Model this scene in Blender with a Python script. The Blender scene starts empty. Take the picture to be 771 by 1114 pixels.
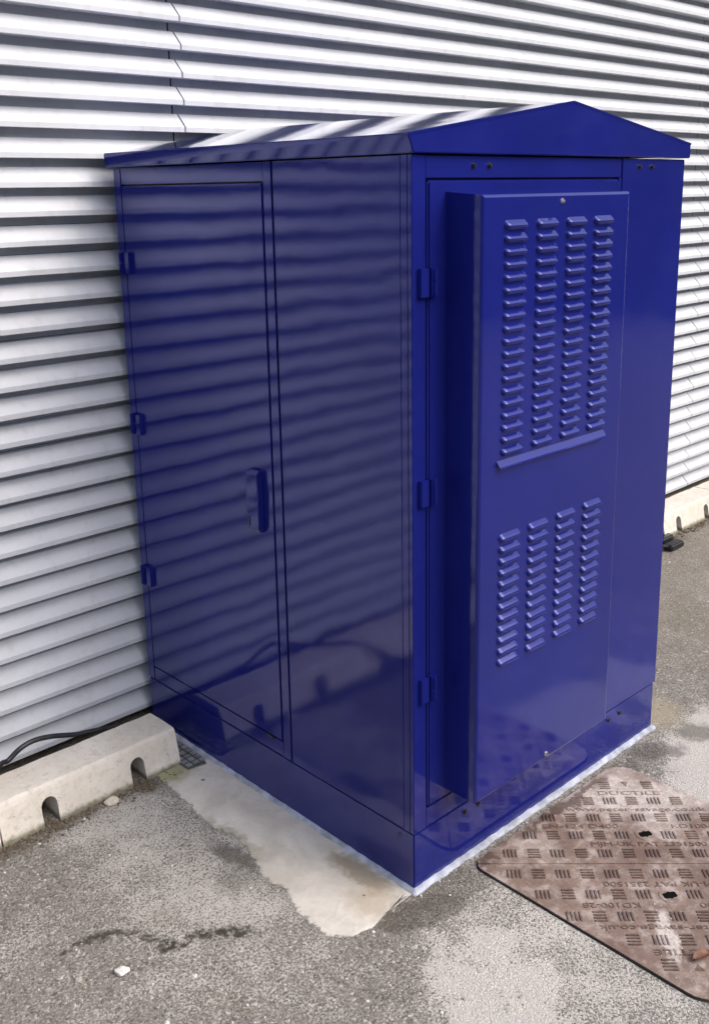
import bpy, bmesh, math, random
from mathutils import Vector, Matrix, noise
random.seed(7)
S = bpy.context.scene
COL = S.collection
R = math.radians

# ------------------------------------------------------------------ camera
cam_pos = (-1.419276, -1.350252, 1.535181)
YAW, PITCH, ROLL = 0.7649166, -0.2361058, -0.0145094
cy_, sy_ = math.cos(YAW), math.sin(YAW)
fwd = Vector((sy_*math.cos(PITCH), cy_*math.cos(PITCH), math.sin(PITCH)))
rt0 = Vector((cy_, -sy_, 0)); up0 = rt0.cross(fwd)
c_, s_ = math.cos(ROLL), math.sin(ROLL)
rt = c_*rt0 + s_*up0; up = -s_*rt0 + c_*up0
cd = bpy.data.cameras.new('camera'); cam = bpy.data.objects.new('camera', cd); COL.objects.link(cam)
cam.matrix_world = Matrix(((rt.x, up.x, -fwd.x, cam_pos[0]), (rt.y, up.y, -fwd.y, cam_pos[1]), (rt.z, up.z, -fwd.z, cam_pos[2]), (0, 0, 0, 1)))
cd.sensor_fit = 'VERTICAL'; cd.sensor_height = 36; cd.lens = 1097.997/1114*36
cd.shift_x = (385.5-399.96)/1114; cd.shift_y = (470.185-557)/1114
cd.clip_start = 0.01; cd.clip_end = 500
S.camera = cam

# ------------------------------------------------------------------ light
SUN_EL, SUN_AZ = R(47), R(155)          # azimuth measured clockwise from +Y
w = bpy.data.worlds.new('World'); S.world = w; w.use_nodes = True
wn = w.node_tree; bg = wn.nodes['Background']
sky = wn.nodes.new('ShaderNodeTexSky'); sky.sky_type = 'NISHITA'; sky.sun_disc = False
sky.sun_elevation = SUN_EL; sky.sun_rotation = SUN_AZ
sky.dust_density = 5.5; sky.air_density = 0.9; sky.ozone_density = 1.0
wn.links.new(sky.outputs[0], bg.inputs[0]); bg.inputs[1].default_value = 0.15
ld = bpy.data.lights.new('sun', 'SUN'); sun = bpy.data.objects.new('sun', ld); COL.objects.link(sun)
ld.energy = 1.1; ld.angle = R(60); ld.color = (1.0, 0.98, 0.955)
sdir = Vector((math.sin(SUN_AZ)*math.cos(SUN_EL), math.cos(SUN_AZ)*math.cos(SUN_EL), math.sin(SUN_EL)))
sun.rotation_euler = sdir.to_track_quat('Z', 'Y').to_euler()
sun.location = sdir*10
S.view_settings.view_transform = 'Standard'; S.view_settings.look = 'None'
S.view_settings.exposure = 0.50; S.view_settings.gamma = 1.0

# ------------------------------------------------------------------ node helpers
class NT:
    def __init__(s, name):
        s.m = bpy.data.materials.new(name); s.m.use_nodes = True
        s.t = s.m.node_tree; s.b = s.t.nodes['Principled BSDF']
        s.pos = s.t.nodes.new('ShaderNodeNewGeometry').outputs['Position']
    def n(s, ty, **kw):
        o = s.t.nodes.new(ty)
        for k, v in kw.items(): setattr(o, k, v)
        return o
    def put(s, sock, v):
        if hasattr(v, 'links') or isinstance(v, bpy.types.NodeSocket): s.t.links.new(v, sock)
        elif isinstance(v, tuple) and len(v) == 3 and sock.type == 'RGBA': sock.default_value = (*v, 1)
        else: sock.default_value = v
    def math(s, op, a, b=0.0, c=None, clamp=False):
        o = s.n('ShaderNodeMath', operation=op, use_clamp=clamp)
        s.put(o.inputs[0], a); s.put(o.inputs[1], b)
        if c is not None: s.put(o.inputs[2], c)
        return o.outputs[0]
    def noise(s, scale, detail=4, rough=.55, vec=None, dist=0.0):
        o = s.n('ShaderNodeTexNoise'); s.put(o.inputs['Vector'], vec or s.pos)
        o.inputs['Scale'].default_value = scale; o.inputs['Detail'].default_value = detail
        o.inputs['Roughness'].default_value = rough; o.inputs['Distortion'].default_value = dist
        return o.outputs['Fac'], o.outputs['Color']
    def voro(s, scale, feature='F1', vec=None, rnd=1.0):
        o = s.n('ShaderNodeTexVoronoi', feature=feature); s.put(o.inputs['Vector'], vec or s.pos)
        o.inputs['Scale'].default_value = scale; o.inputs['Randomness'].default_value = rnd
        return o
    def ramp(s, v, lo, hi, a=0.0, b=1.0, smooth=True):
        o = s.n('ShaderNodeMapRange'); o.interpolation_type = 'SMOOTHSTEP' if smooth else 'LINEAR'; o.clamp = True
        s.put(o.inputs['Value'], v)
        for i, x in zip(('From Min', 'From Max', 'To Min', 'To Max'), (lo, hi, a, b)): s.put(o.inputs[i], x)
        return o.outputs[0]
    def mix(s, f, a, b, mode='MIX'):
        o = s.n('ShaderNodeMix', data_type='RGBA', blend_type=mode)
        s.put(o.inputs[0], f); s.put(o.inputs[6], a); s.put(o.inputs[7], b)
        return o.outputs[2]
    def vscale(s, v, sc):
        o = s.n('ShaderNodeVectorMath', operation='MULTIPLY'); s.put(o.inputs[0], v); o.inputs[1].default_value = sc
        return o.outputs[0]
    def vadd(s, a, b):
        o = s.n('ShaderNodeVectorMath', operation='ADD'); s.put(o.inputs[0], a); s.put(o.inputs[1], b); return o.outputs[0]
    def vsub(s, a, b):
        o = s.n('ShaderNodeVectorMath', operation='SUBTRACT'); s.put(o.inputs[0], a); s.put(o.inputs[1], b); return o.outputs[0]
    def blob(s, warped, cx, cy, rx, ry, ang=0, soft=.5):
        """1 inside an ellipse on the ground, 0 outside; warped = world position already distorted by noise"""
        d = s.vsub(warped, (cx, cy, 0.0))
        r = s.n('ShaderNodeVectorRotate', rotation_type='Z_AXIS'); s.put(r.inputs['Vector'], d); r.inputs['Angle'].default_value = -R(ang)
        q = s.vscale(r.outputs[0], (1/rx, 1/ry, 0.0))
        l = s.n('ShaderNodeVectorMath', operation='LENGTH'); s.put(l.inputs[0], q)
        return s.ramp(l.outputs['Value'], 1.0+soft/2, 1.0-soft/2)
    def bump(s, h, strength, dist, normal=None):
        o = s.n('ShaderNodeBump'); s.put(o.inputs['Height'], h); o.inputs['Strength'].default_value = strength
        o.inputs['Distance'].default_value = dist
        if normal: s.put(o.inputs['Normal'], normal)
        return o.outputs[0]
    def out(s, **kw):
        for k, v in kw.items(): s.put(s.b.inputs[k.replace('_', ' ')], v)
        return s.m

def m_paint(name, grime=0.0, wav=1.0, pl=.12, gl=1.0, base=(.0100, .0150, .170)):
    t = NT(name)
    lo, _ = t.noise(3.0, 2, .4)
    mid, _ = t.noise(9.0, 2, .5)
    peel, _ = t.noise(260.0, 2, .5)
    sm, _ = t.noise(2.2, 5, .6)
    col = t.mix(t.ramp(sm, .35, .7), tuple(x*.92 for x in base), tuple(x*1.1 for x in base))
    # specks of dust, denser towards the foot where rain splashes
    v = t.voro(85.0, 'F1')
    sep = t.n('ShaderNodeSeparateXYZ'); t.put(sep.inputs[0], t.pos)
    near = t.ramp(sep.outputs['Z'], .24, .03, 0.0, .075 + grime)
    size = t.ramp(v.outputs['Color'], 0.0, 1.0, .03, .03)
    rnd = t.n('ShaderNodeSeparateColor'); t.put(rnd.inputs[0], v.outputs['Color'])
    on = t.math('GREATER_THAN', rnd.outputs[0], .55)
    sp = t.math('MULTIPLY', t.math('LESS_THAN', v.outputs['Distance'], t.math('MULTIPLY', near, t.math('ADD', rnd.outputs[1], .6))), on)
    dustn, _ = t.noise(22, 5, .65)
    film = t.math('MULTIPLY', t.ramp(dustn, .4, .75, 0, .07), t.ramp(sep.outputs['Z'], .5, .0, .25, 1.0))
    col = t.mix(t.math('ADD', t.math('MULTIPLY', sp, .55), film, clamp=True), col, (.10, .10, .16))
    h = t.math('ADD', t.math('MULTIPLY', lo, 1.0*wav), t.math('MULTIPLY', mid, .22*wav))
    nrm = t.bump(h, .5, .0045)
    nrm = t.bump(peel, pl, .0005, nrm)
    rgh = t.ramp(dustn, .3, .8, .03*gl, .085*gl)
    t.b.inputs['Coat Weight'].default_value = .42; t.b.inputs['Specular Tint'].default_value = (.30, .36, 1.0, 1); t.b.inputs['Coat IOR'].default_value = 1.5
    t.put(t.b.inputs['Coat Roughness'], rgh); t.put(t.b.inputs['Coat Normal'], nrm)
    return t.out(Base_Color=col, Roughness=rgh, Normal=nrm, Specular_IOR_Level=.5)

def m_simple(name, col, rough=.6, var=.15, scale=30, bump=.1, dist=.001, metallic=0.0, spec=.5):
    t = NT(name); f, _ = t.noise(scale, 6, .6)
    c = t.mix(t.ramp(f, .3, .7), tuple(x*(1-var) for x in col), tuple(min(1, x*(1+var)) for x in col))
    return t.out(Base_Color=c, Roughness=rough, Metallic=metallic, Specular_IOR_Level=spec, Normal=t.bump(f, bump, dist))

def m_cladding():
    t = NT('louvre_paint')
    f, _ = t.noise(5, 5, .6)
    g, _ = t.noise(180, 3, .6)
    streak, _ = t.noise(30, 4, .6, t.vscale(t.pos, (1.0, 1.0, .12)))
    c = t.mix(t.ramp(f, .3, .7), (.555, .585, .635), (.62, .65, .70))
    c = t.mix(t.ramp(streak, .48, .8, 0, .30), c, (.36, .36, .34))
    return t.out(Base_Color=c, Roughness=t.ramp(g, .3, .7, .48, .62), Metallic=0.0, Normal=t.bump(g, .12, .0006))

def m_concrete_kerb():
    t = NT('kerb_concrete')
    f, _ = t.noise(6, 7, .62); g, _ = t.noise(60, 6, .65); p = t.voro(110)
    pits = t.ramp(p.outputs['Distance'], .10, .22)
    holes, _ = t.noise(22, 3, .5)
    pm = t.math('MULTIPLY', t.math('SUBTRACT', 1.0, pits), t.ramp(holes, .5, .62))
    c = t.mix(t.ramp(f, .3, .72), (.64, .60, .53), (.78, .75, .69))
    c = t.mix(t.ramp(g, .48, .75, 0, .5), c, (.42, .385, .32))
    c = t.mix(t.math('MULTIPLY', pm, .6), c, (.14, .12, .09))
    sep = t.n('ShaderNodeSeparateXYZ'); t.put(sep.inputs[0], t.pos)
    zz = t.math('ADD', sep.outputs['Z'], t.math('MULTIPLY', g, -.02))
    moss = t.ramp(zz, .012, -.006)
    c = t.mix(t.math('MULTIPLY', moss, .8), c, (.085, .085, .03))
    st, _ = t.noise(14, 6, .7, dist=1.0)
    c = t.mix(t.ramp(st, .58, .72, 0, .35), c, (.20, .18, .13))
    h = t.math('SUBTRACT', t.math('ADD', g, t.math('MULTIPLY', f, .6)), t.math('MULTIPLY', pm, 1.2))
    return t.out(Base_Color=c, Roughness=.9, Specular_IOR_Level=.25, Normal=t.bump(h, .45, .003))

def m_ground():
    t = NT('worn_asphalt')
    _, wc = t.noise(7, 5, .6)
    _, wc2 = t.noise(38, 4, .6)
    warp = t.vadd(t.vadd(t.pos, t.vscale(t.vsub(wc, (.5, .5, .5)), (.16, .16, 0.0))), t.vscale(t.vsub(wc2, (.5, .5, .5)), (.05, .05, 0.0)))
    fine = t.vadd(t.pos, t.vscale(t.vsub(wc2, (.5, .5, .5)), (.02, .02, 0.0)))
    # aggregate and open pores
    jit = t.n('ShaderNodeTexNoise'); t.put(jit.inputs['Vector'], t.pos); jit.inputs['Scale'].default_value = 95; jit.inputs['Detail'].default_value = 3
    vv = t.vadd(t.pos, t.vscale(t.vsub(jit.outputs['Color'], (.5, .5, .5)), (.010, .010, 0.0)))
    e = t.voro(160, 'DISTANCE_TO_EDGE', vv); cells = t.voro(160, 'F1', vv)
    small = t.voro(330, 'F1', vv)
    pore, _ = t.noise(185, 5, .62, dist=.4)
    pore2, _ = t.noise(55, 5, .68)
    big, _ = t.noise(1.6, 5, .6); mid, _ = t.noise(9, 6, .62)
    sc = t.n('ShaderNodeSeparateColor'); t.put(sc.inputs[0], cells.outputs['Color'])
    stone = t.mix(sc.outputs[0], (.165, .157, .142), (.355, .338, .305))
    stone = t.mix(t.math('GREATER_THAN', sc.outputs[1], .93), stone, (.62, .60, .56))
    stone = t.mix(t.math('GREATER_THAN', sc.outputs[2], .92), stone, (.10, .09, .085))
    ss = t.n('ShaderNodeSeparateColor'); t.put(ss.inputs[0], small.outputs['Color'])
    stone = t.mix(.4, stone, t.mix(ss.outputs[0], (.15, .142, .126), (.45, .425, .38)))
    # dust that fills the surface: overall amount varies from place to place
    dust = t.ramp(big, .35, .68, .24, .48)
    cab = t.blob(warp, -.27, .58, .20, .34, 8, 1.1)
    white = t.blob(warp, -.11, -.30, .17, .10, 62, 1.3)
    white2 = t.blob(warp, .06, -.42, .34, .22, 60, 1.2)
    right = t.blob(warp, 1.02, -.30, .36, .20, 25, .5)
    mid_l = t.blob(warp, -.37, .12, .16, .28, 0, 1.2)
    dust = t.math('ADD', dust, t.math('MULTIPLY', cab, .38))
    dust = t.math('ADD', dust, t.math('MULTIPLY', white, t.ramp(mid, .32, .62, .35, .9)))
    dust = t.math('ADD', dust, t.math('MULTIPLY', white2, .26))
    dust = t.math('ADD', dust, t.math('MULTIPLY', right, .75))
    dust = t.math('ADD', dust, t.math('MULTIPLY', mid_l, .15))
    dust = t.math('ADD', dust, t.ramp(mid, .3, .75, -.16, .18))
    thr = t.math('SUBTRACT', .72, t.math('MULTIPLY', dust, .36))
    fill = t.ramp(t.math('SUBTRACT', pore, thr), -.05, .05)
    col = t.mix(t.math('MULTIPLY', fill, t.ramp(dust, .1, .9, .55, .97)), stone, (.62, .60, .56))
    # dark pores
    pit = t.ramp(t.math('SUBTRACT', pore, t.ramp(dust, 0.0, 1.0, .43, .385)), .03, -.04)
    col = t.mix(t.math('MULTIPLY', pit, t.ramp(dust, .3, 1.0, .60, .30)), col, (.085, .078, .066))
    pit2 = t.ramp(pore2, .37, .29)
    col = t.mix(t.math('MULTIPLY', pit2, .6), col, (.055, .050, .042))
    # dark stains and patches with their own outlines
    def dark_patch(c, m, k, rgb=(.070, .064, .054)): return t.mix(t.math('MULTIPLY', m, k), c, rgb)
    wf = t.vadd(t.pos, t.vscale(t.vsub(wc2, (.5, .5, .5)), (.07, .07, 0.0)))
    brk = t.ramp(pore2, .40, .56, .25, 1.0)
    ws = t.vadd(t.pos, t.vscale(t.vsub(wc2, (.5, .5, .5)), (.045, .045, 0.0)))
    for a in ((-.626, .391, .035, .006, -5), (-.57, .378, .040, .016, -20), (-.523, .349, .024, .0105, -45), (-.497, .305, .031, .010, -76),
              (-.482, .255, .028, .019, -80), (-.453, .237, .038, .011, -4), (-.394, .217, .044, .016, -33), (-.35, .176, .038, .021, -53)):
        col = dark_patch(col, t.math('MULTIPLY', t.blob(ws, *a, .9), brk), .9, (.044, .038, .030))
    col = dark_patch(col, t.blob(wf, -.205, .395, .030, .075, 10, 1.1), .72)
    col = dark_patch(col, t.blob(wf, -.255, .33, .05, .045, 10, 1.4), .35)
    col = dark_patch(col, t.blob(wf, -.03, -.055, .11, .045, -18, .5), .60, (.085, .075, .060))  # darker patches along the cabinet's front foot
    col = dark_patch(col, t.blob(wf, .10, -.052, .15, .042, -8, .5), .45, (.095, .085, .068))
    col = dark_patch(col, t.blob(wf, .90, -.075, .085, .040, -35, .7), .60)
    col = dark_patch(col, t.blob(wf, 1.07, -.10, .060, .045, -30, .8), .62)
    col = dark_patch(col, t.blob(wf, .775, -.06, .045, .03, 0, .8), .5)
    # warm silt by the right-hand corner, and soil along the foot of the kerb
    col = t.mix(t.math('MULTIPLY', t.blob(wf, 1.08, .06, .10, .09, 0, .9), .6), col, (.47, .40, .29))
    sep = t.n('ShaderNodeSeparateXYZ'); t.put(sep.inputs[0], warp)
    soil = t.ramp(sep.outputs['Y'], .735, .80)
    soil = t.math('MULTIPLY', soil, t.ramp(mid, .35, .6, .35, 1.0))
    col = t.mix(t.math('MULTIPLY', soil, .75), col, (.085, .068, .045))
    # the warmer, finer asphalt farther right
    sp = t.n('ShaderNodeSeparateXYZ'); t.put(sp.inputs[0], t.pos)
    warm = t.ramp(sp.outputs['X'], 1.2, 1.7)
    col = t.mix(t.math('MULTIPLY', warm, .35), col, (.25, .215, .165))
    # green-brown tinge
    gt, _ = t.noise(5, 5, .6)
    col = t.mix(t.ramp(gt, .52, .72, 0, .18), col, (.17, .16, .09))
    h = t.math('ADD', t.math('MULTIPLY', t.ramp(e.outputs['Distance'], 0.0, .16), .6), t.math('MULTIPLY', pore, 1.3))
    h = t.math('ADD', h, t.math('MULTIPLY', pore2, 1.2))
    return t.out(Base_Color=col, Roughness=.92, Specular_IOR_Level=.25, Normal=t.bump(h, .8, .004))

def m_screed():
    t = NT('cement_screed')
    f, _ = t.noise(6, 7, .62, dist=.6); g, _ = t.noise(90, 6, .7); b, _ = t.noise(18, 6, .6, dist=1.5)
    c = t.mix(t.ramp(f, .3, .7), (.48, .455, .41), (.66, .635, .59))
    c = t.mix(t.ramp(b, .52, .78, 0, .55), c, (.50, .47, .39))
    c = t.mix(t.ramp(g, .52, .72, 0, .4), c, (.50, .46, .39))
    _, wc2 = t.noise(30, 4, .6)
    wf = t.vadd(t.pos, t.vscale(t.vsub(wc2, (.5, .5, .5)), (.08, .08, 0.0)))
    c = t.mix(t.math('MULTIPLY', t.blob(wf, -.04, .14, .03, .10, 0, .9), .7), c, (.22, .18, .12))
    c = t.mix(t.math('MULTIPLY', t.blob(wf, -.09, .05, .05, .05, 0, 1.0), .5), c, (.36, .28, .18))
    c = t.mix(t.math('MULTIPLY', t.blob(wf, -.13, .80, .09, .045, 0, 1.0), .7), c, (.22, .22, .07))
    c = t.mix(t.math('MULTIPLY', t.blob(wf, -.17, .45, .02, .12, 4, 1.0), .5), c, (.20, .19, .12))
    v = t.voro(16); vs = t.n('ShaderNodeSeparateColor'); t.put(vs.inputs[0], v.outputs['Color'])
    hole = t.math('MULTIPLY', t.math('LESS_THAN', v.outputs['Distance'], .09), t.math('GREATER_THAN', vs.outputs[0], .6))
    c = t.mix(t.math('MULTIPLY', hole, .7), c, (.07, .055, .04))
    at = t.n('ShaderNodeAttribute', attribute_name='edge')
    eg, _ = t.noise(70, 5, .7); eg2, _ = t.noise(14, 4, .6)
    en = t.math('ADD', t.math('MULTIPLY', eg, .7), t.math('MULTIPLY', eg2, .5))
    al = t.ramp(t.math('SUBTRACT', t.math('MULTIPLY', at.outputs['Fac'], 1.25), en), -.22, .04)
    t.put(t.b.inputs['Alpha'], al)
    h = t.math('ADD', g, t.math('MULTIPLY', b, 2.0))
    return t.out(Base_Color=c, Roughness=.92, Specular_IOR_Level=.2, Normal=t.bump(h, .5, .003))

def m_iron(name, a, b2, dusty):
    t = NT(name)
    f, _ = t.noise(9, 6, .62); g, _ = t.noise(140, 5, .65); k, _ = t.noise(34, 5, .65)
    c = t.mix(t.ramp(f, .3, .7), a, b2)
    c = t.mix(t.ramp(g, .5, .75, 0, .5), c, tuple(x*.45 for x in a))
    _, wc2 = t.noise(24, 4, .6)
    wf = t.vadd(t.pos, t.vscale(t.vsub(wc2, (.5, .5, .5)), (.11, .11, 0.0)))
    d = t.math('MULTIPLY', t.ramp(k, .42, .66), t.ramp(f, .35, .6, .1, .55))
    for bl in ((.66, -.16, .075, .20, 45, 1.2, .9), (.60, -.27, .05, .05, 0, 1.0, .5), (.27, -.475, .075, .020, 45, .8, 1.1), (.33, -.10, .05, .05, 0, 1., .4), (.72, -.06, .05, .04, 0, .8, .5)):
        d = t.math('ADD', d, t.math('MULTIPLY', t.math('MULTIPLY', t.blob(wf, *bl[:6]), bl[6]), t.ramp(g, .32, .6, .35, 1.0)))
    c = t.mix(t.math('MULTIPLY', d, dusty, clamp=True), c, (.55, .50, .46))
    for bl in ((.50, -.048, .20, .014, 0), (.20, -.05, .03, .02, 0)):
        c = t.mix(t.math('MULTIPLY', t.blob(wf, *bl, .8), .7), c, (.05, .026, .018))
    return t.out(Base_Color=c, Roughness=t.ramp(g, .3, .7, .5, .8), Specular_IOR_Level=.4, Normal=t.bump(t.math('ADD', g, k), .5, .0015))

PAINT = m_paint('blue_gloss_paint')
PAINT_FLAT = m_paint('blue_gloss_paint_folded', wav=.35)
PAINT_PLINTH = m_paint('blue_gloss_paint_plinth', grime=.03, wav=.5)
CLAD = m_cladding()
DARK = m_simple('dark_cavity', (.018, .019, .021), .8, .4, 6)
HOLE_BLACK = m_simple('painted_hole_black', (.004, .004, .004), .9, .1, 6, spec=.1)
RUBBER = m_simple('black_rubber', (.014, .014, .018), .45, .3, 60)
STEEL = m_simple('zinc_steel', (.62, .60, .55), .3, .2, 90, metallic=1.0)
BOLT = m_simple('bolt_head', (.05, .05, .075), .3, .3, 90, metallic=.6)
SEAL = m_simple('sealant', (.37, .405, .49), .6, .32, 30, .5, .002)
KERB = m_concrete_kerb(); GROUND = m_ground(); SCREED = m_screed()
IRON = m_iron('rusty_cast_iron', (.155, .102, .080), (.255, .190, .157), .95)
IRON_D = m_iron('rusty_raised_iron', (.085, .050, .040), (.135, .082, .068), .35)
IRON_L = m_iron('worn_iron_letters', (.095, .056, .045), (.150, .094, .078), .45)
CABLE = m_simple('cable_black', (.022, .024, .028), .42, .4, 50, .3)
PLATE = m_simple('tread_steel', (.20, .205, .21), .4, .3, 70, .3, .001, .7)
PLATE_B = m_simple('tread_bars', (.62, .62, .62), .35, .15, 70, .2, .001, .6)

# ------------------------------------------------------------------ mesh helpers
def link(name, bm, mat, parent=None, smooth=False):
    me = bpy.data.meshes.new(name); bmesh.ops.recalc_face_normals(bm, faces=bm.faces); bm.to_mesh(me); bm.free()
    if isinstance(mat, (list, tuple)):
        for m in mat: me.materials.append(m)
    else: me.materials.append(mat)
    if smooth:
        for p in me.polygons: p.use_smooth = True
    o = bpy.data.objects.new(name, me); COL.objects.link(o)
    if parent:
        o.parent = parent
        depth_off = Vector((0, 0, 0)); q = parent
        while q: depth_off += q.location; q = q.parent
        # geometry is written in world coordinates: shift the mesh back by the parents' offset
        me.transform(Matrix.Translation(-depth_off))
    return o
def tag(o, label=None, cat=None, group=None, kind=None):
    for k, v in (('label', label), ('category', cat), ('group', group), ('kind', kind)):
        if v: o[k] = v
    return o
def empty(name, loc, label, cat, group=None):
    o = bpy.data.objects.new(name, None); COL.objects.link(o); o.location = loc; o.empty_display_size = .1
    return tag(o, label, cat, group)
def box(bm, x0, x1, y0, y1, z0, z1, bev=0.0, seg=2):
    r = bmesh.ops.create_cube(bm, size=1.0); vs = r['verts']
    for v in vs: v.co = Vector(((x0+x1)/2+v.co.x*(x1-x0), (y0+y1)/2+v.co.y*(y1-y0), (z0+z1)/2+v.co.z*(z1-z0)))
    if bev > 0:
        es = list({e for v in vs for e in v.link_edges})
        bmesh.ops.bevel(bm, geom=es, offset=bev, segments=seg, affect='EDGES', clamp_overlap=True)
    return bm
def bx(*a, **k): return box(bmesh.new(), *a, **k)
def prism(bm, prof, axis, a, b):
    """prof: list of 2-D points; axis 'x' extrudes (y,z) along x, 'y' extrudes (x,z) along y, 'z' extrudes (x,y) along z"""
    def P(p, t): return {'x': (t, p[0], p[1]), 'y': (p[0], t, p[1]), 'z': (p[0], p[1], t)}[axis]
    A = [bm.verts.new(P(p, a)) for p in prof]; B = [bm.verts.new(P(p, b)) for p in prof]
    n = len(prof); bm.faces.new(A); bm.faces.new(B[::-1])
    for i in range(n): bm.faces.new((A[i], A[(i+1) % n], B[(i+1) % n], B[i]))
    return bm
def tube(bm, pts, r, n=10, rfun=None):
    rings = []
    P = [Vector(p) for p in pts]
    for i, p in enumerate(P):
        d = (P[min(i+1, len(P)-1)]-P[max(i-1, 0)]).normalized()
        a = d.orthogonal() if abs(d.z) > .9 else d.cross(Vector((0, 0, 1)))
        a.normalize(); b = d.cross(a); rr = rfun(i) if rfun else r
        rings.append([bm.verts.new(p+rr*(math.cos(t)*a+math.sin(t)*b)) for t in [2*math.pi*k/n for k in range(n)]])
    for i in range(len(rings)-1):
        for k in range(n): bm.faces.new((rings[i][k], rings[i][(k+1) % n], rings[i+1][(k+1) % n], rings[i+1][k]))
    bm.faces.new(rings[0]); bm.faces.new(rings[-1][::-1])
    return bm
def smooth_path(pts, n=8):
    out = []; P = [Vector(p) for p in pts]; P = [2*P[0]-P[1]]+P+[2*P[-1]-P[-2]]
    for i in range(1, len(P)-2):
        for k in range(n):
            t = k/n; a, b, c, d = P[i-1:i+3]
            out.append(.5*((2*b)+(c-a)*t+(2*a-5*b+4*c-d)*t*t+(3*b-a-3*c+d)*t**3))
    out.append(P[-2]); return out
def cyl(bm, c, axis, r, h, n=20, bev=0.0):
    """a cylinder starting at c, h long along axis"""
    ax = Vector(axis).normalized(); m = ax.to_track_quat('Z', 'Y').to_matrix().to_4x4(); m.translation = Vector(c)+ax*h/2
    q = bmesh.ops.create_cone(bm, cap_ends=True, segments=n, radius1=r, radius2=r-bev, depth=h, matrix=m)
    return bm

# ------------------------------------------------------------------ setting: ground
bm = bmesh.new(); bmesh.ops.create_grid(bm, x_segments=8, y_segments=8, size=60)
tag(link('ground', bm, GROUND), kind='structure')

bm = bmesh.new(); rows = []  # bank added behind the camera so the gloss paint reflects something darker than sky
for i in range(91):
    a = R(150+240*i/90); rr = []
    for r0, z0 in ((10.5, -.2), (11.5, 1.6), (12.5, 3.4), (15, 4.6), (20, 4.8), (26, -.3)):
        p = Vector((r0*math.cos(a), r0*math.sin(a)*1.0, z0)); nz = noise.noise(p*.5)*.9+noise.noise(p*2.2)*.35
        rr.append(bm.verts.new((p.x+nz*.6, p.y+nz*.6, z0+(nz*.8 if z0 > 0 else 0))))
    rows.append(rr)
for a, b in zip(rows, rows[1:]):
    for k in range(5): bm.faces.new((a[k], a[k+1], b[k+1], b[k]))
tag(link('added_dark_bank', bm, m_simple('added_bank_grey', (.13, .14, .13), .95, .6, 3, 1.0, .2, spec=.1), smooth=True), kind='structure')

# cement screed strip beside the cabinet, feathered edge, 3-6 mm thick
edge = [(-.155, .86), (-.162, .74), (-.168, .66), (-.182, .55), (-.172, .46), (-.168, .41), (-.19, .345), (-.212, .27), (-.203, .215),
        (-.226, .15), (-.236, .09), (-.226, .025), (-.197, -.004), (-.15, -.012), (-.105, -.004), (-.075, .006), (-.05, -.004), (-.02, -.004)]
ep = smooth_path([(x, y, 0) for x, y in edge], 7)
bm = bmesh.new(); rows = []; EL0 = bm.verts.layers.float.new('edge')
for i, p in enumerate(ep):
    q = Vector((.0, max(p.y, 0.0), 0)) if i < len(ep)-30 else Vector((.0, max(p.y, 0.0)+.02*(i/len(ep)), 0))
    j = Vector((noise.noise(p*30)*.007+noise.noise(p*90)*.004, noise.noise(p*30+Vector((9, 0, 0)))*.006, 0))
    p2 = p+j; row = []
    for k, (f, z) in enumerate(((-.10, .0006), (.06, .0022), (.16, .0032), (.5, .0036), (1, .0036))):
        v = p2+(q-p2)*f; v.z = z+(.0012*noise.noise(v*22) if k > 1 else 0); row.append(bm.verts.new(v))
    rows.append(row)
EL = bm.verts.layers.float['edge']
for i, row in enumerate(rows):
    for k, x in enumerate((0.0, .5, .8, 1.0, 1.0)): row[k][EL] = x*min(1.0, (len(rows)-1-i)/16)
for a, b in zip(rows, rows[1:]):
    for k in range(4):
        try: bm.faces.new((a[k], a[k+1], b[k+1], b[k]))
        except ValueError: pass
tag(link('cement_strip', bm, SCREED, smooth=True), kind='structure')

# ------------------------------------------------------------------ louvred wall
PITCH_Z, Z0, WY, PL, XS = .0725, .029, 1.11, 2.958, .2555
NB = 50
wall = empty('louvred_wall', (0, WY, 0), 'white metal louvred wall rising behind the blue cabinet', 'wall')
prof = [(.0600, -.0215), (.0600, .0030), (.0012, -.0002), (.0, .0006), (.0, .0135), (.0008, .0150), (.0345, .0500), (.0352, .0506), (.0612, .0506), (.0612, -.0215)]
for k in range(-3, 3):
    bm = bmesh.new(); xa = XS+k*PL+.0028; xb = XS+(k+1)*PL-.0028
    for i in range(NB):
        z = Z0+i*PITCH_Z; dz = .0006*math.sin(i*1.7+k)
        prism(bm, [(WY+y, z+h+dz) for y, h in prof], 'x', xa, xb)
    link('louvre_panel', bm, CLAD, wall)
link('backing_board', bx(XS-3*PL, XS+3*PL, WY+.13, WY+.17, 0, Z0+NB*PITCH_Z), DARK, wall)
link('coping', bx(XS-3*PL, XS+3*PL, WY-.01, WY+.19, Z0+NB*PITCH_Z+.002, Z0+NB*PITCH_Z+.06, .004), CLAD, wall)

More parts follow.
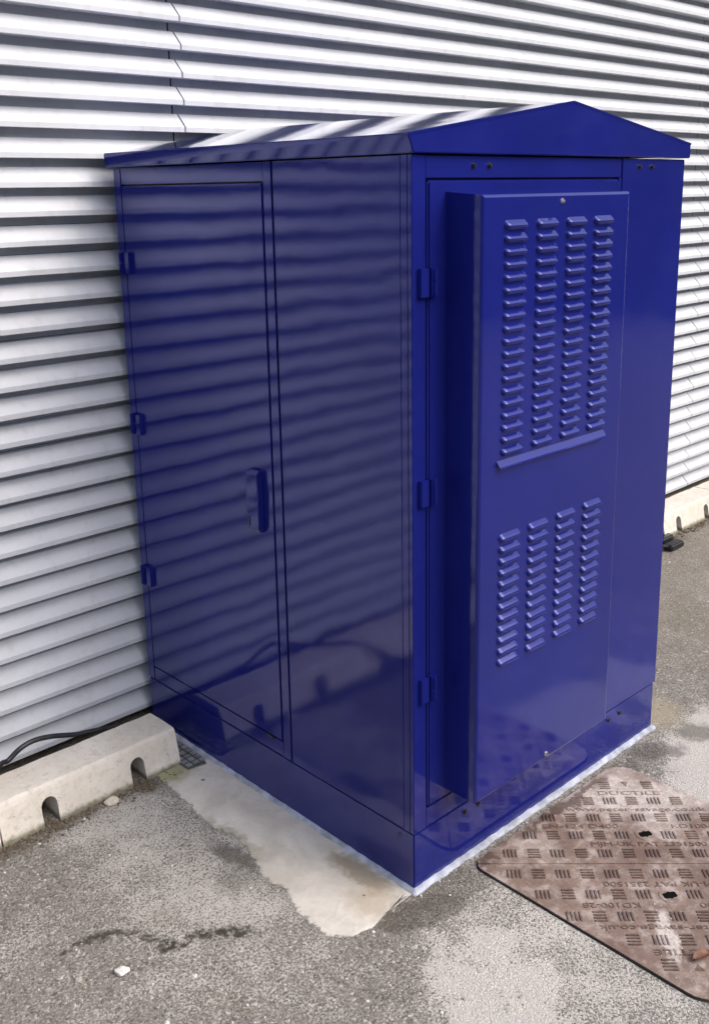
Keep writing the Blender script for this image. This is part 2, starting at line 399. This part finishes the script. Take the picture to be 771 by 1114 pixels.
# ------------------------------------------------------------------ kerb blocks
def kerb_mesh(x0, x1):
    y0, y1, yt, h = .812, .960, .838, .103
    bm = bmesh.new(); hw, ah = .021, .050
    arches = [x0+.128, x1-.128]
    cols = []                                   # (x, z of the underside) in order; a doubled x is an arch jamb
    def solid(a, b, n):
        for i in range(n+1): cols.append((a+(b-a)*i/n, 0.0))
    edges_ = [x0]+[e for a in arches for e in (a-hw, a+hw)]+[x1]
    for k in range(0, 6, 2):
        solid(edges_[k], edges_[k+1], 7)
        if k < 4:
            c = (edges_[k+1]+edges_[k+2])/2
            for i in range(13):
                t = math.pi*(1-i/12); cols.append((c+hw*math.cos(t), ah+hw*1.05*math.sin(t)))
    def yat(z): return y0+.018*(z/.086)
    grid = []
    for x, zb in cols:
        col = [bm.verts.new((x, yat(zb+(.086-zb)*f), zb+(.086-zb)*f)) for f in (0, .35, .7, 1)]
        col += [bm.verts.new((x, yt-.004, .0975)), bm.verts.new((x, yt+.003, h)), bm.verts.new((x, (yt+y1)/2, h+.001)), bm.verts.new((x, y1-.004, h-.001)), bm.verts.new((x, y1, h-.006)), bm.verts.new((x, y1, zb))]
        grid.append(col)
    for a, b in zip(grid, grid[1:]):
        n = len(a); jamb = abs(a[0].co.x-b[0].co.x) < 1e-6
        for i in range(n-1):
            if not jamb: bm.faces.new((a[i], b[i], b[i+1], a[i+1]))
        bm.faces.new((a[n-1], b[n-1], b[0], a[0]))
    bm.faces.new(grid[0]); bm.faces.new(grid[-1][::-1])
    bmesh.ops.remove_doubles(bm, verts=bm.verts, dist=1e-6)
    for v in bm.verts:
        n1 = noise.noise_vector(v.co*26+Vector((x0, 0, 0)))*.0022
        if v.co.z > .005: v.co += n1
    return bm
KG = 'concrete kerb blocks along the foot of the louvred wall'
KM = .511
def kerb(x0, label):
    k = link('kerb_block', kerb_mesh(0.002, KM-.002), KERB); k.location = (x0, 0, 0); tag(k, label, 'kerb block', KG); return k
kerb(-.583, 'pale concrete kerb block with two arched drain holes, left of the cabinet')
kerb(-.583-KM, 'concrete kerb block at the extreme left edge, just left of the block under the cable')
kerb(2.482, 'pale concrete kerb block right of the cabinet, directly behind the small black connector')
kerb(2.482+KM, 'concrete kerb block farthest right along the wall, beyond the one behind the black connector')
for o in (bpy.data.objects['kerb_block'], ): pass

# ------------------------------------------------------------------ cabinet
W, D, H = 1.005, 1.0766, 1.600
ZP = .1475
cab = empty('equipment_cabinet', (0, 0, 0), 'tall glossy royal blue steel cabinet with pitched roof, standing against the white louvred wall', 'cabinet')
def part(name, bm, mat=None, parent=None, smooth=False): return link(name, bm, mat or PAINT, parent or cab, smooth)

# plinth: four folded sheets set in by 2 mm
part('plinth', bx(.002, W-.004, .002, D-.002, 0.0, ZP-.002, .0025), PAINT_PLINTH)
# dark core seen through the seams
part('inner_lining', bx(.012, W-.012, .012, D-.012, ZP-.0015, H-.004), DARK)
# front posts / rails  (front plane y = 0)
part('corner_post', bx(0, .0395, 0, .0115, ZP, H-.0025, .0012), PAINT_FLAT)
part('corner_post', bx(0, .0115, .0117, .030, ZP, H-.0025, .0008), PAINT_FLAT)
part('top_rail', bx(.0402, .7180, .0015, .0115, 1.5545, H-.003, .0012), PAINT_FLAT)
part('bottom_rail', bx(.0402, .7180, .0015, .0115, ZP+.0005, .1950, .0012), PAINT_FLAT)
part('front_panel', bx(.7190, W, -.001, .0115, ZP+.0005, 1.5975, .0018, 3))
part('back_panel', bx(.012, W, D-.0115, D, ZP, H-.003, .0012), PAINT_FLAT)
part('side_panel', bx(W-.0115, W, .0120, D-.012, ZP, H-.003, .0012))
# side (x = 0): fixed panel, mullion, door frame
part('side_panel', bx(0, .0115, .0303, .4150, ZP+.001, H-.003, .0010))
part('rubber_seam', bx(.0040, .0120, .4152, .4205, ZP+.001, H-.003), RUBBER)
part('mullion', bx(0, .0115, .4207, .4500, ZP+.001, H-.003, .0014), PAINT_FLAT)
part('top_rail', bx(.0010, .0115, .4502, 1.0420, 1.5560, H-.003, .0012), PAINT_FLAT)
part('bottom_rail', bx(.0010, .0115, .4502, 1.0420, ZP+.001, .1880, .0012), PAINT_FLAT)
part('rear_post', bx(0, .0115, 1.0435, D, ZP+.001, H-.003, .0014), PAINT_FLAT)

# roof: folded fascia all round + pitched sheet
ZE, ZF, ZA = 1.6003, 1.6358, 1.7149
rf = bmesh.new()
xl, xr, yf, yb = -.0100, W+.010, -.010, D+.010
xm = W/2
def shell(pts_b, pts_t):
    pass
# outer skin vertices
lo = [(-.0045, -.010), (xr, -.010), (xr, yb), (-.0175, yb)]
hi = [(-.0200, -.010), (xr, -.010), (xr, yb), (-.0200, yb)]
V = {}
for i, (a, b) in enumerate(zip(lo, hi)):
    V['l%d' % i] = rf.verts.new((*a, ZE)); V['h%d' % i] = rf.verts.new((*b, ZF))
V['af'] = rf.verts.new((xm, -.010, ZA)); V['ab'] = rf.verts.new((xm, yb, ZA))
F = lambda *k: rf.faces.new([V[x] for x in k])
F('l0', 'l1', 'h1', 'af', 'h0'); F('l1', 'l2', 'h2', 'h1'); F('l2', 'l3', 'h3', 'ab', 'h2'); F('l3', 'l0', 'h0', 'h3')
F('h0', 'af', 'ab', 'h3'); F('af', 'h1', 'h2', 'ab'); F('l0', 'l3', 'l2', 'l1')
bmesh.ops.bevel(rf, geom=list(rf.edges), offset=.0022, segments=3, affect='EDGES')
roof = part('roof', rf, m_paint('blue_gloss_roof', wav=.22, pl=.02, gl=.6))
# rolled hem along the gable slopes
for nm, (a, b) in (('l', ((-.019, ZF), (xm, ZA))), ('r', ((xm, ZA), (xr, ZF)))):
    d = Vector((b[0]-a[0], b[1]-a[1])).normalized(); n = Vector((-d.y, d.x))
    bm = bmesh.new()
    P = [Vector(a)+n*.0015, Vector(b)+n*.0015, Vector(b)-n*.004, Vector(a)-n*.004]
    prism(bm, [(p.x, p.y) for p in P], 'y', -.0112, -.0060)
    bmesh.ops.bevel(bm, geom=list(bm.edges), offset=.0008, segments=2, affect='EDGES')
    link('roof_hem', bm, PAINT_FLAT, roof)

# side door
sdoor = part('side_door', bx(-.0005, .0110, .4545, 1.0410, .1915, 1.5520, .0016))
def hinge(parent, c, along):
    """two knuckled blocks either side of a seam; along = 'x' (on the front) or 'y' (on the side)"""
    bm = bmesh.new(); h = .028
    def B(a0, a1, d, z0, z1, bev=.002):
        if along == 'x': box(bm, c[0]+a0, c[0]+a1, -d, .001, c[2]+z0, c[2]+z1, bev)
        else: box(bm, -d, .001, c[1]+a0, c[1]+a1, c[2]+z0, c[2]+z1, bev)
    B(-.026, -.003, .011, -h, h, .0010); B(.001, .020, .014, -h, h, .0010)
    B(-.003, .001, .006, -h+.003, h-.002, .0008)
    B(.004, .012, .019, -h+.002, -.001, .002); B(.004, .012, .019, .001, h-.001, .002)
    return link('hinge', bm, PAINT_FLAT, parent)
for z in (1.355, .918, .475): hinge(sdoor, (0, 1.038, z), 'y')
# swing handle: dished escutcheon + tall lever block
bm = bmesh.new()

hp = [(.001, .886), (-.0125, .8885), (-.0165, .882), (-.0180, .81), (-.0165, .744), (-.0125, .736), (.001, .733)]
prism(bm, [(x, z) for x, z in hp], 'y', .4915, .536)
bmesh.ops.bevel(bm, geom=list(bm.edges), offset=.0022, segments=2, affect='EDGES')
hd = link('handle', bm, PAINT_FLAT, sdoor)
for z in (1.375, 1.1, .927, .527): part('screw', cyl(bmesh.new(), (.0002, .4380, z), (-1, 0, 0), .003, .0012, 12, .0005), BOLT)
link('key_slot', bx(-.0186, -.0160, .526, .5295, .748, .772, 0), RUBBER, sdoor)
link('catch', bx(-.003, .004, .487, .515, .184, .1905, .001), RUBBER, sdoor)

# vent door
vdoor = part('vent_door', bx(.0425, .7065, -.0035, .0110, .1990, 1.5505, .0045, 5))
part('door_stop', bx(.7070, .7184, .0008, .0110, .1955, 1.5540, .0008), PAINT_FLAT)
for z in (1.3565, .930, .4890): hinge(vdoor, (.041, 0, z), 'x')
BY = -.0967
b = bmesh.new(); box(b, .0930, .6030, BY, .001, .2255, 1.5225)
for v in b.verts:
    if v.co.z > 1 and v.co.y > BY+.01: v.co.z += .0065          # the top sheds rain towards the front
es = [e for e in b.edges if all(v.co.y < BY+.001 for v in e.verts)]
bmesh.ops.bevel(b, geom=es, offset=.0075, segments=6, profile=.5, affect='EDGES')
vbox = link('vent_box', b, PAINT, vdoor)

def louvre(bm, cx, cz, w=.0355, h=.0200, dep=.0105, ns=22, nt=12):
    grid = []
    for i in range(ns+1):
        s = -1+2*i/ns; s = math.sin(s*math.pi/2)
        x = w*s; e = max(0.0, abs(x)-(w-h/2))/(h/2); q = math.sqrt(max(0.0, 1-e*e)); col = []
        for k in range(nt+1):
            t = k/nt; z = cz+q*(h/2)*(1-2*t)
            p = math.sin(math.pi*min(1, t**1.35))**.8 if 0 < t < 1 else 0
            col.append(bm.verts.new((cx+x, BY+.0006-dep*p*(q**1.1), z)))
        grid.append(col)
    for i in range(ns):
        for k in range(nt):
            bm.faces.new((grid[i][k], grid[i+1][k], grid[i+1][k+1], grid[i][k+1]))
for cx in (.1935, .2965, .3985, .4990):
    bm = bmesh.new()
    for k in range(19): louvre(bm, cx, 1.4640-k*.02535)
    bmesh.ops.remove_doubles(bm, verts=bm.verts, dist=1e-6)
    link('louvre_column', bm, PAINT_FLAT, vdoor, True)
for cx in (.1925, .2920, .3935, .4965):
    bm = bmesh.new()
    for k in range(12): louvre(bm, cx, .8205-k*.0258)
    bmesh.ops.remove_doubles(bm, verts=bm.verts, dist=1e-6)
    link('louvre_column', bm, PAINT_FLAT, vdoor, True)
bm = prism(bmesh.new(), [(BY+.001, .9925), (BY-.0095, .9790), (BY-.0110, .9755), (BY-.0095, .9755), (BY-.0095, .9775), (BY+.001, .9870)], 'x', .1460, .5320)
link('drip_strip', bm, PAINT_FLAT, vdoor)
for z in (1.5060, .2400):
    bm = cyl(bmesh.new(), (.3480, BY, z), (0, -1, 0), .0062, .0030, 24, .0012)
    cyl(bm, (.3480, BY-.003, z), (0, -1, 0), .0032, .0035, 3)
    link('lock', bm, STEEL, vdoor)
for x, z in ((.180, 1.5788), (.230, 1.5788), (.7912, 1.579), (.8474, 1.579), (.1719, .1225), (.2199, .1225), (.7694, .119), (.8242, .119)):
    y = -.001 if z < 1 else .0015
    if x > .75 and z > 1: y = -.001
    if z < 1: y = .002
    bm = cyl(bmesh.new(), (x, y, z), (0, -1, 0), .0068, .0022, 20, .001); cyl(bm, (x, y-.0022, z), (0, -1, 0), .0046, .0042, 6, .0004)
    part('bolt', bm, BOLT)
part('screw', cyl(bmesh.new(), (.002, .045, .128), (-1, 0, 0), .004, .0025, 14, .001), BOLT)

# sealant bead round the foot
bm = bmesh.new(); ring = []
path = []
for i in range(150): path.append((Vector((0, D*(1-i/150), 0)), Vector((-1, 0, 0))))
for i in range(13): a = i/12*math.pi/2; path.append((Vector((0, 0, 0)), Vector((-math.cos(a), -math.sin(a), 0))))
for i in range(1, 150): path.append((Vector((W*i/150, 0, 0)), Vector((0, -1, 0))))
for i in range(13): a = i/12*math.pi/2; path.append((Vector((W-.002, 0, 0)), Vector((math.sin(a), -math.cos(a), 0))))
for i in range(1, 40): path.append((Vector((W-.002, D*i/40, 0)), Vector((1, 0, 0))))
for i, (p, n) in enumerate(path):
    u = Vector((i*.09, 0, 0)); wv = .0085+.0030*noise.noise(u*2)+.0022*noise.noise(u*3.3+Vector((0, 5, 0)))
    hv = .0105+.002*noise.noise(u*3+Vector((0, 0, 7)))+.0010*noise.noise(u*2.6)
    r = [p-n*.004+Vector((0, 0, hv)), p+n*(wv*.25)+Vector((0, 0, hv*.96)), p+n*(wv*.72)+Vector((0, 0, hv*.62)), p+n*wv+Vector((0, 0, .0058)), p+n*(wv+.0016)+Vector((0, 0, .0005))]
    ring.append([bm.verts.new(v) for v in r])
for a, b2 in zip(ring, ring[1:]):
    for k in range(4):
        bm.faces.new((a[k], a[k+1], b2[k+1], b2[k]))
part('sealant_bead', bm, SEAL, smooth=True)

# ------------------------------------------------------------------ access cover
X0, X1, Y0, Y1 = .165, .765, -.633, -.033
cov = empty('access_cover', (.465, -.333, 0), 'rusty brown ductile iron access cover with raised bars, set in the ground before the cabinet', 'manhole cover')
U = Vector((1, -1, 0)).normalized(); Vv = Vector((1, 1, 0)).normalized(); CC = Vector((.465, -.333, 0))
def rounded(x0, x1, y0, y1, rs, n=7):
    pts = []
    for (cx, cy, a0), r in zip(((x0, y0, 180), (x1, y0, 270), (x1, y1, 0), (x0, y1, 90)), rs):
        ox = cx+(r if cx == x0 else -r); oy = cy+(r if cy == y0 else -r)
        for i in range(n+1):
            a = R(a0+90*i/n); pts.append((ox+r*math.cos(a), oy+r*math.sin(a)))
    return pts
bm = prism(bmesh.new(), rounded(X0-.0045, X1+.0045, Y0-.0045, Y1+.0045, (.06, .032, .06, .032)), 'z', -.03, .0012)
link('frame', bm, DARK, cov)
outl = rounded(X0, X1, Y0, Y1, (.055, .028, .055, .028))
ZT = .0062
def local(u, v): return CC+U*u+Vv*v
def hatch(bm, u, v, vert, s):
    for k in range(4):
        o = (-.0135+.009*k)
        jw = .0018+random.random()*.0005; ln = .0155-random.random()*.0012
        a, b = ((o-jw, o+jw), (-ln, ln)) if vert else ((-ln, ln), (o-jw, o+jw))
        base = [local(u+x, v+y) for x, y in ((a[0], b[0]), (a[1], b[0]), (a[1], b[1]), (a[0], b[1]))]
        c = sum(base, Vector())/4
        lo_ = [bm.verts.new((p.x, p.y, ZT-.0004)) for p in base]
        hi_ = [bm.verts.new((*(c+(p-c)*.86).xy, ZT+.0024)) for p in base]
        fs = [bm.faces.new(hi_)]+[bm.faces.new((lo_[i], lo_[(i+1) % 4], hi_[(i+1) % 4], hi_[i])) for i in range(4)]
        for f in fs: f.material_index = 1
ROWS = ((.0365, (6, 5, 4, 3, 2, 1, 0), 0), (.1055, (5, 4, 3, 2, 1), 1), (.1755, (4, 3, 2, 1, 0), 0), (.2455, (2, 1, 0), 2), (.3150, (1,), 2))
TEXTS = (('MJM-UK PAT 2351500', 0.0, .0640, .275), ('EN-124 D400', -.150, .1330, .185), ('KD100-28', .135, .1330, .125), ('www.peter-savage.co.uk', 0.0, .2030, .350), ('DUCTILE', 0.0, .2730, .158))
dg = None
def text_mesh(body):
    cu = bpy.data.curves.new('t', 'FONT'); cu.body = body; cu.size = 1.0; cu.extrude = .03; cu.align_x = 'CENTER'; cu.resolution_u = 3; cu.offset = 0.0
    o = bpy.data.objects.new('t', cu); COL.objects.link(o); bpy.context.view_layer.update()
    me = bpy.data.meshes.new_from_object(o.evaluated_get(bpy.context.evaluated_depsgraph_get()))
    bpy.data.objects.remove(o); bpy.data.curves.remove(cu); return me
TM = {s: text_mesh(s) for s, *_ in TEXTS}
for sgn in (1, -1):
    g = .0012*sgn
    # half plate: outline points on this side of the seam
    side = [Vector((*p, 0)) for p in outl]
    bm = bmesh.new()
    big = prism(bm, outl, 'z', -.02, ZT)
    bmesh.ops.bisect_plane(bm, geom=list(bm.verts)+list(bm.edges)+list(bm.faces), plane_co=CC+Vv*g, plane_no=Vv*sgn, clear_inner=True)
    bmesh.ops.holes_fill(bm, edges=[e for e in bm.edges if e.is_boundary])
    top = [e for e in bm.edges if all(v.co.z > ZT-.0005 for v in e.verts)]
    bmesh.ops.bevel(bm, geom=top, offset=.0016, segments=2, affect='EDGES')
    for v, ks, par in ROWS:
        for k in ks:
            for s2 in ((1, -1) if k else (1,)):
                if par == 0: vert = k % 2 == 0
                elif par == 1: vert = k % 2 == 1
                else: vert = k % 2 == 1
                if v > .3: vert = False
                u = s2*k*.0557
                hatch(bm, sgn*u, sgn*v, vert, sgn)
    # small arrow at the corner
    a = [local(sgn*x, sgn*(.322+y)) for x, y in ((-.010, .009), (.010, .009), (0, -.010))]
    lo_ = [bm.verts.new((p.x, p.y, ZT-.0004)) for p in a]; hi_ = [bm.verts.new((p.x, p.y, ZT+.0010)) for p in a]
    bm.faces.new(hi_).material_index = 1
    for i in range(3): bm.faces.new((lo_[i], lo_[(i+1) % 3], hi_[(i+1) % 3], hi_[i])).material_index = 1
    pl = link('cover_plate', bm, (IRON, IRON_D), cov)
    for s, u, v, ln in TEXTS:
        t2 = bmesh.new(); t2.from_mesh(TM[s])
        xs = [q.co.x for q in t2.verts]; w0 = max(xs)-min(xs); mx = (max(xs)+min(xs))/2
        kx = ln/w0; ky = .0225
        for q in t2.verts:
            q.co = local(sgn*(u+(q.co.x-mx)*kx), sgn*(v+q.co.y*ky))+Vector((0, 0, ZT+.0004+q.co.z*.03))
        link('lettering', t2, IRON_L, pl)
    kc = local(0, sgn*.1090)
    bm = bmesh.new(); cyl(bm, (kc.x, kc.y, ZT-.001), (0, 0, 1), .0250, .0022, 40, .001)
    kb = link('keyhole_boss', bm, IRON, pl)
    bm = bmesh.new()
    prof_k = []
    for i in range(40):
        a = 2*math.pi*i/40; r = .0085+.0065*abs(math.cos(a+.5))**3+.003*abs(math.cos(3*a)); prof_k.append((kc.x+r*math.cos(a), kc.y+r*math.sin(a)))
    prism(bm, prof_k, 'z', ZT-.003, ZT+.0015); link('keyhole', bm, HOLE_BLACK, pl)  # raised plug, its black colour standing in for the shade of a recess

# ------------------------------------------------------------------ loose things
cpts = [(-.560, .905, .112), (-.530, .945, .114), (-.500, .985, .112), (-.4734, 1.0, .1065), (-.4387, 1.0, .1262), (-.3997, 1.0, .1337), (-.3483, 1.0, .1250), (-.283, 1.0, .1033), (-.2423, 1.0, .0945), (-.1808, 1.0, .0800), (-.09, 1.005, .035), (-.03, 1.02, .010)]
cpts = [(-.80, .80, .012), (-.70, .80, .06), (-.62, .86, .113)]+[(-.575, .90, .111)]+cpts[2:]
tag(link('electric_cable', tube(bmesh.new(), smooth_path(cpts, 8), .0068, 12), CABLE, smooth=True), 'thick black cable looping over the left kerb block against the louvred wall', 'cable')

# offcut of tread plate between kerb and cabinet
pe = empty('tread_plate_offcut', (-.045, .85, 0), 'small grey steel tread plate offcut wedged between the left kerb block and the cabinet', 'metal plate')
link('plate', prism(bmesh.new(), [(-.078, .772), (-.026, .762), (-.0165, .80), (-.0165, .99), (-.085, .99)], 'z', .0052, .0082), PLATE, pe)
bm = bmesh.new()
for gx in range(3):
    for gy in range(9):
        cx, cy = -.066+gx*.022, .785+gy*.022
        hz = (gx+gy) % 2 == 0
        for k in range(4):
            o = -.0066+.0044*k
            if hz: box(bm, cx-.008, cx+.008, cy+o-.0010, cy+o+.0010, .008, .0094)
            else: box(bm, cx+o-.0010, cx+o+.0010, cy-.008, cy+.008, .008, .0094)
link('tread_pattern', bm, PLATE_B, pe)

# black connector on the ground at the right
ce = empty('cable_connector', (2.40, .725, 0), 'small black plastic connector lying at the foot of the right-hand kerb', 'connector')
bm = bmesh.new(); box(bm, 2.345, 2.450, .700, .745, .002, .030, .006, 3)
link('housing', bm, RUBBER, ce)
bm = bmesh.new(); box(bm, 2.36, 2.46, .752, .79, .010, .044, .008, 3); link('housing', bm, m_simple('black_gloss_plastic', (.02, .02, .022), .2), ce)
link('lead', tube(bmesh.new(), smooth_path([(2.36, .72, .018), (2.32, .73, .03), (2.30, .77, .012), (2.25, .80, .02), (2.2, .78, .01)], 6), .007, 8), RUBBER, ce)
link('cord', tube(bmesh.new(), smooth_path([(2.41, .77, .03), (2.405, .79, .07), (2.39, .815, .115), (2.38, .86, .11), (2.37, .96, .108), (2.37, 1.0, .02)], 6), .0035, 8), RUBBER, ce)

def chip(name, loc, size, mat, label, cat, flat=.4, seed=0, group=None):
    bm = bmesh.new(); bmesh.ops.create_icosphere(bm, subdivisions=2, radius=size)
    for v in bm.verts:
        v.co *= 1+.75*noise.noise(v.co*(.9/size)+Vector((seed, 0, 0))); v.co.z *= flat
    o = link(name, bm, mat); o.location = loc; tag(o, label, cat, group); return o
CHIP = m_simple('white_mortar_chip', (.66, .65, .62), .85, .15, 120, .5)
CHIPC = m_simple('cream_mortar_chip', (.60, .55, .46), .85, .2, 120, .5)
chip('mortar_chip', (-.589, .255, .006), .0125, CHIP, 'white mortar chip on the asphalt below the dark streak', 'rubble', .45, 3)
chip('mortar_chip', (-.303, .790, .008), .0150, CHIPC, 'cream flaky mortar lump on the soil in front of the left kerb block', 'rubble', .6, 8)
chip('pebble', (-.665, .295, .004), .0085, m_simple('grey_pebble', (.36, .34, .31), .8, .2, 120), 'rounded grey pebble in the asphalt near the bottom left corner', 'pebble', .55, 5)
# curled leaf on the cover
bm = bmesh.new(); n = 12; L = []
for i in range(n+1):
    t = i/n; wd = .011*math.sin(math.pi*t)**.8+.0005; x = -.024+.048*t
    L.append([bm.verts.new((x, wd*s, .002+.007*abs(s)+.004*math.sin(t*3))) for s in (-1, -.5, 0, .5, 1)])
for a, b2 in zip(L, L[1:]):
    for k in range(4): bm.faces.new((a[k], a[k+1], b2[k+1], b2[k]))
lf = link('dry_leaf', bm, m_simple('dry_leaf_brown', (.16, .065, .035), .6, .3, 80), smooth=True)
lf.location = (.263, -.553, ZT+.001); lf.rotation_euler = (0, 0, R(-20)); tag(lf, 'curled brown dry leaf lying on the rusty cover', 'leaf')

# loose grit and soil along the kerbs (uncountable)
bm = bmesh.new()
def grit(x, y, s):
    r = bmesh.ops.create_icosphere(bm, subdivisions=1, radius=s); o = Vector((x, y, s*.35)); sd = random.random()*50
    for v in r['verts']:
        v.co = Vector((v.co.x*random.uniform(.7, 1.3), v.co.y*random.uniform(.7, 1.3), v.co.z*.7))+o
for _ in range(620):
    x = random.uniform(-1.1, -.09); y = .812-abs(random.gauss(0, .022)); grit(x, y, random.uniform(.0012, .0045))
for a in (-.455, -.2):
    for _ in range(70): grit(random.gauss(a, .02), random.gauss(.80, .018), random.uniform(.0015, .006))
for _ in range(500):
    x = random.uniform(2.2, 3.6); y = .812-abs(random.gauss(0, .025)); grit(x, y, random.uniform(.002, .006))
soil = m_simple('soil_grit', (.12, .095, .065), .95, .5, 200, .5)
tag(link('soil_grit', bm, soil), kind='stuff')
bm = bmesh.new()
for _ in range(420):
    x = random.uniform(-.95, .1); y = random.uniform(-.4, .8); grit(x, y, abs(random.gauss(0, .0013))+.0008)
for _ in range(160):
    q = random.gauss(0, .045); g2 = random.gauss(0, .014); grit(.27+.7*q+.7*g2, -.475-.0*q+.7*q-.7*g2, abs(random.gauss(0, .0006))+.0005)
    if random.random() < .5: grit(random.uniform(1.0, 2.3), random.uniform(-.3, .7), abs(random.gauss(0, .0025))+.001)
for v in bm.verts:
    if X0 < v.co.x < X1 and Y0 < v.co.y < Y1: v.co.z += ZT
gb = bmesh.new(); bm, keep = gb, bm
for _ in range(2200):
    x = random.uniform(-1.0, .75); y = random.uniform(-.85, .80)
    if (-.25 < x < 1.03 and -.02 < y < 1.1) or (X0-.01 < x < X1+.01 and Y0-.01 < y < Y1+.02): continue
    grit(x, y, .0009+abs(random.gauss(0, .0010)))
for _ in range(500):
    x = random.uniform(1.06, 2.8); y = random.uniform(-.3, .78); grit(x, y, .0015+abs(random.gauss(0, .0014)))
bm = keep
tag(link('asphalt_stones', gb, m_simple('asphalt_stone', (.30, .285, .255), .9, .6, 260, .4)), kind='stuff')
tag(link('pale_grit', bm, CHIP), kind='stuff')
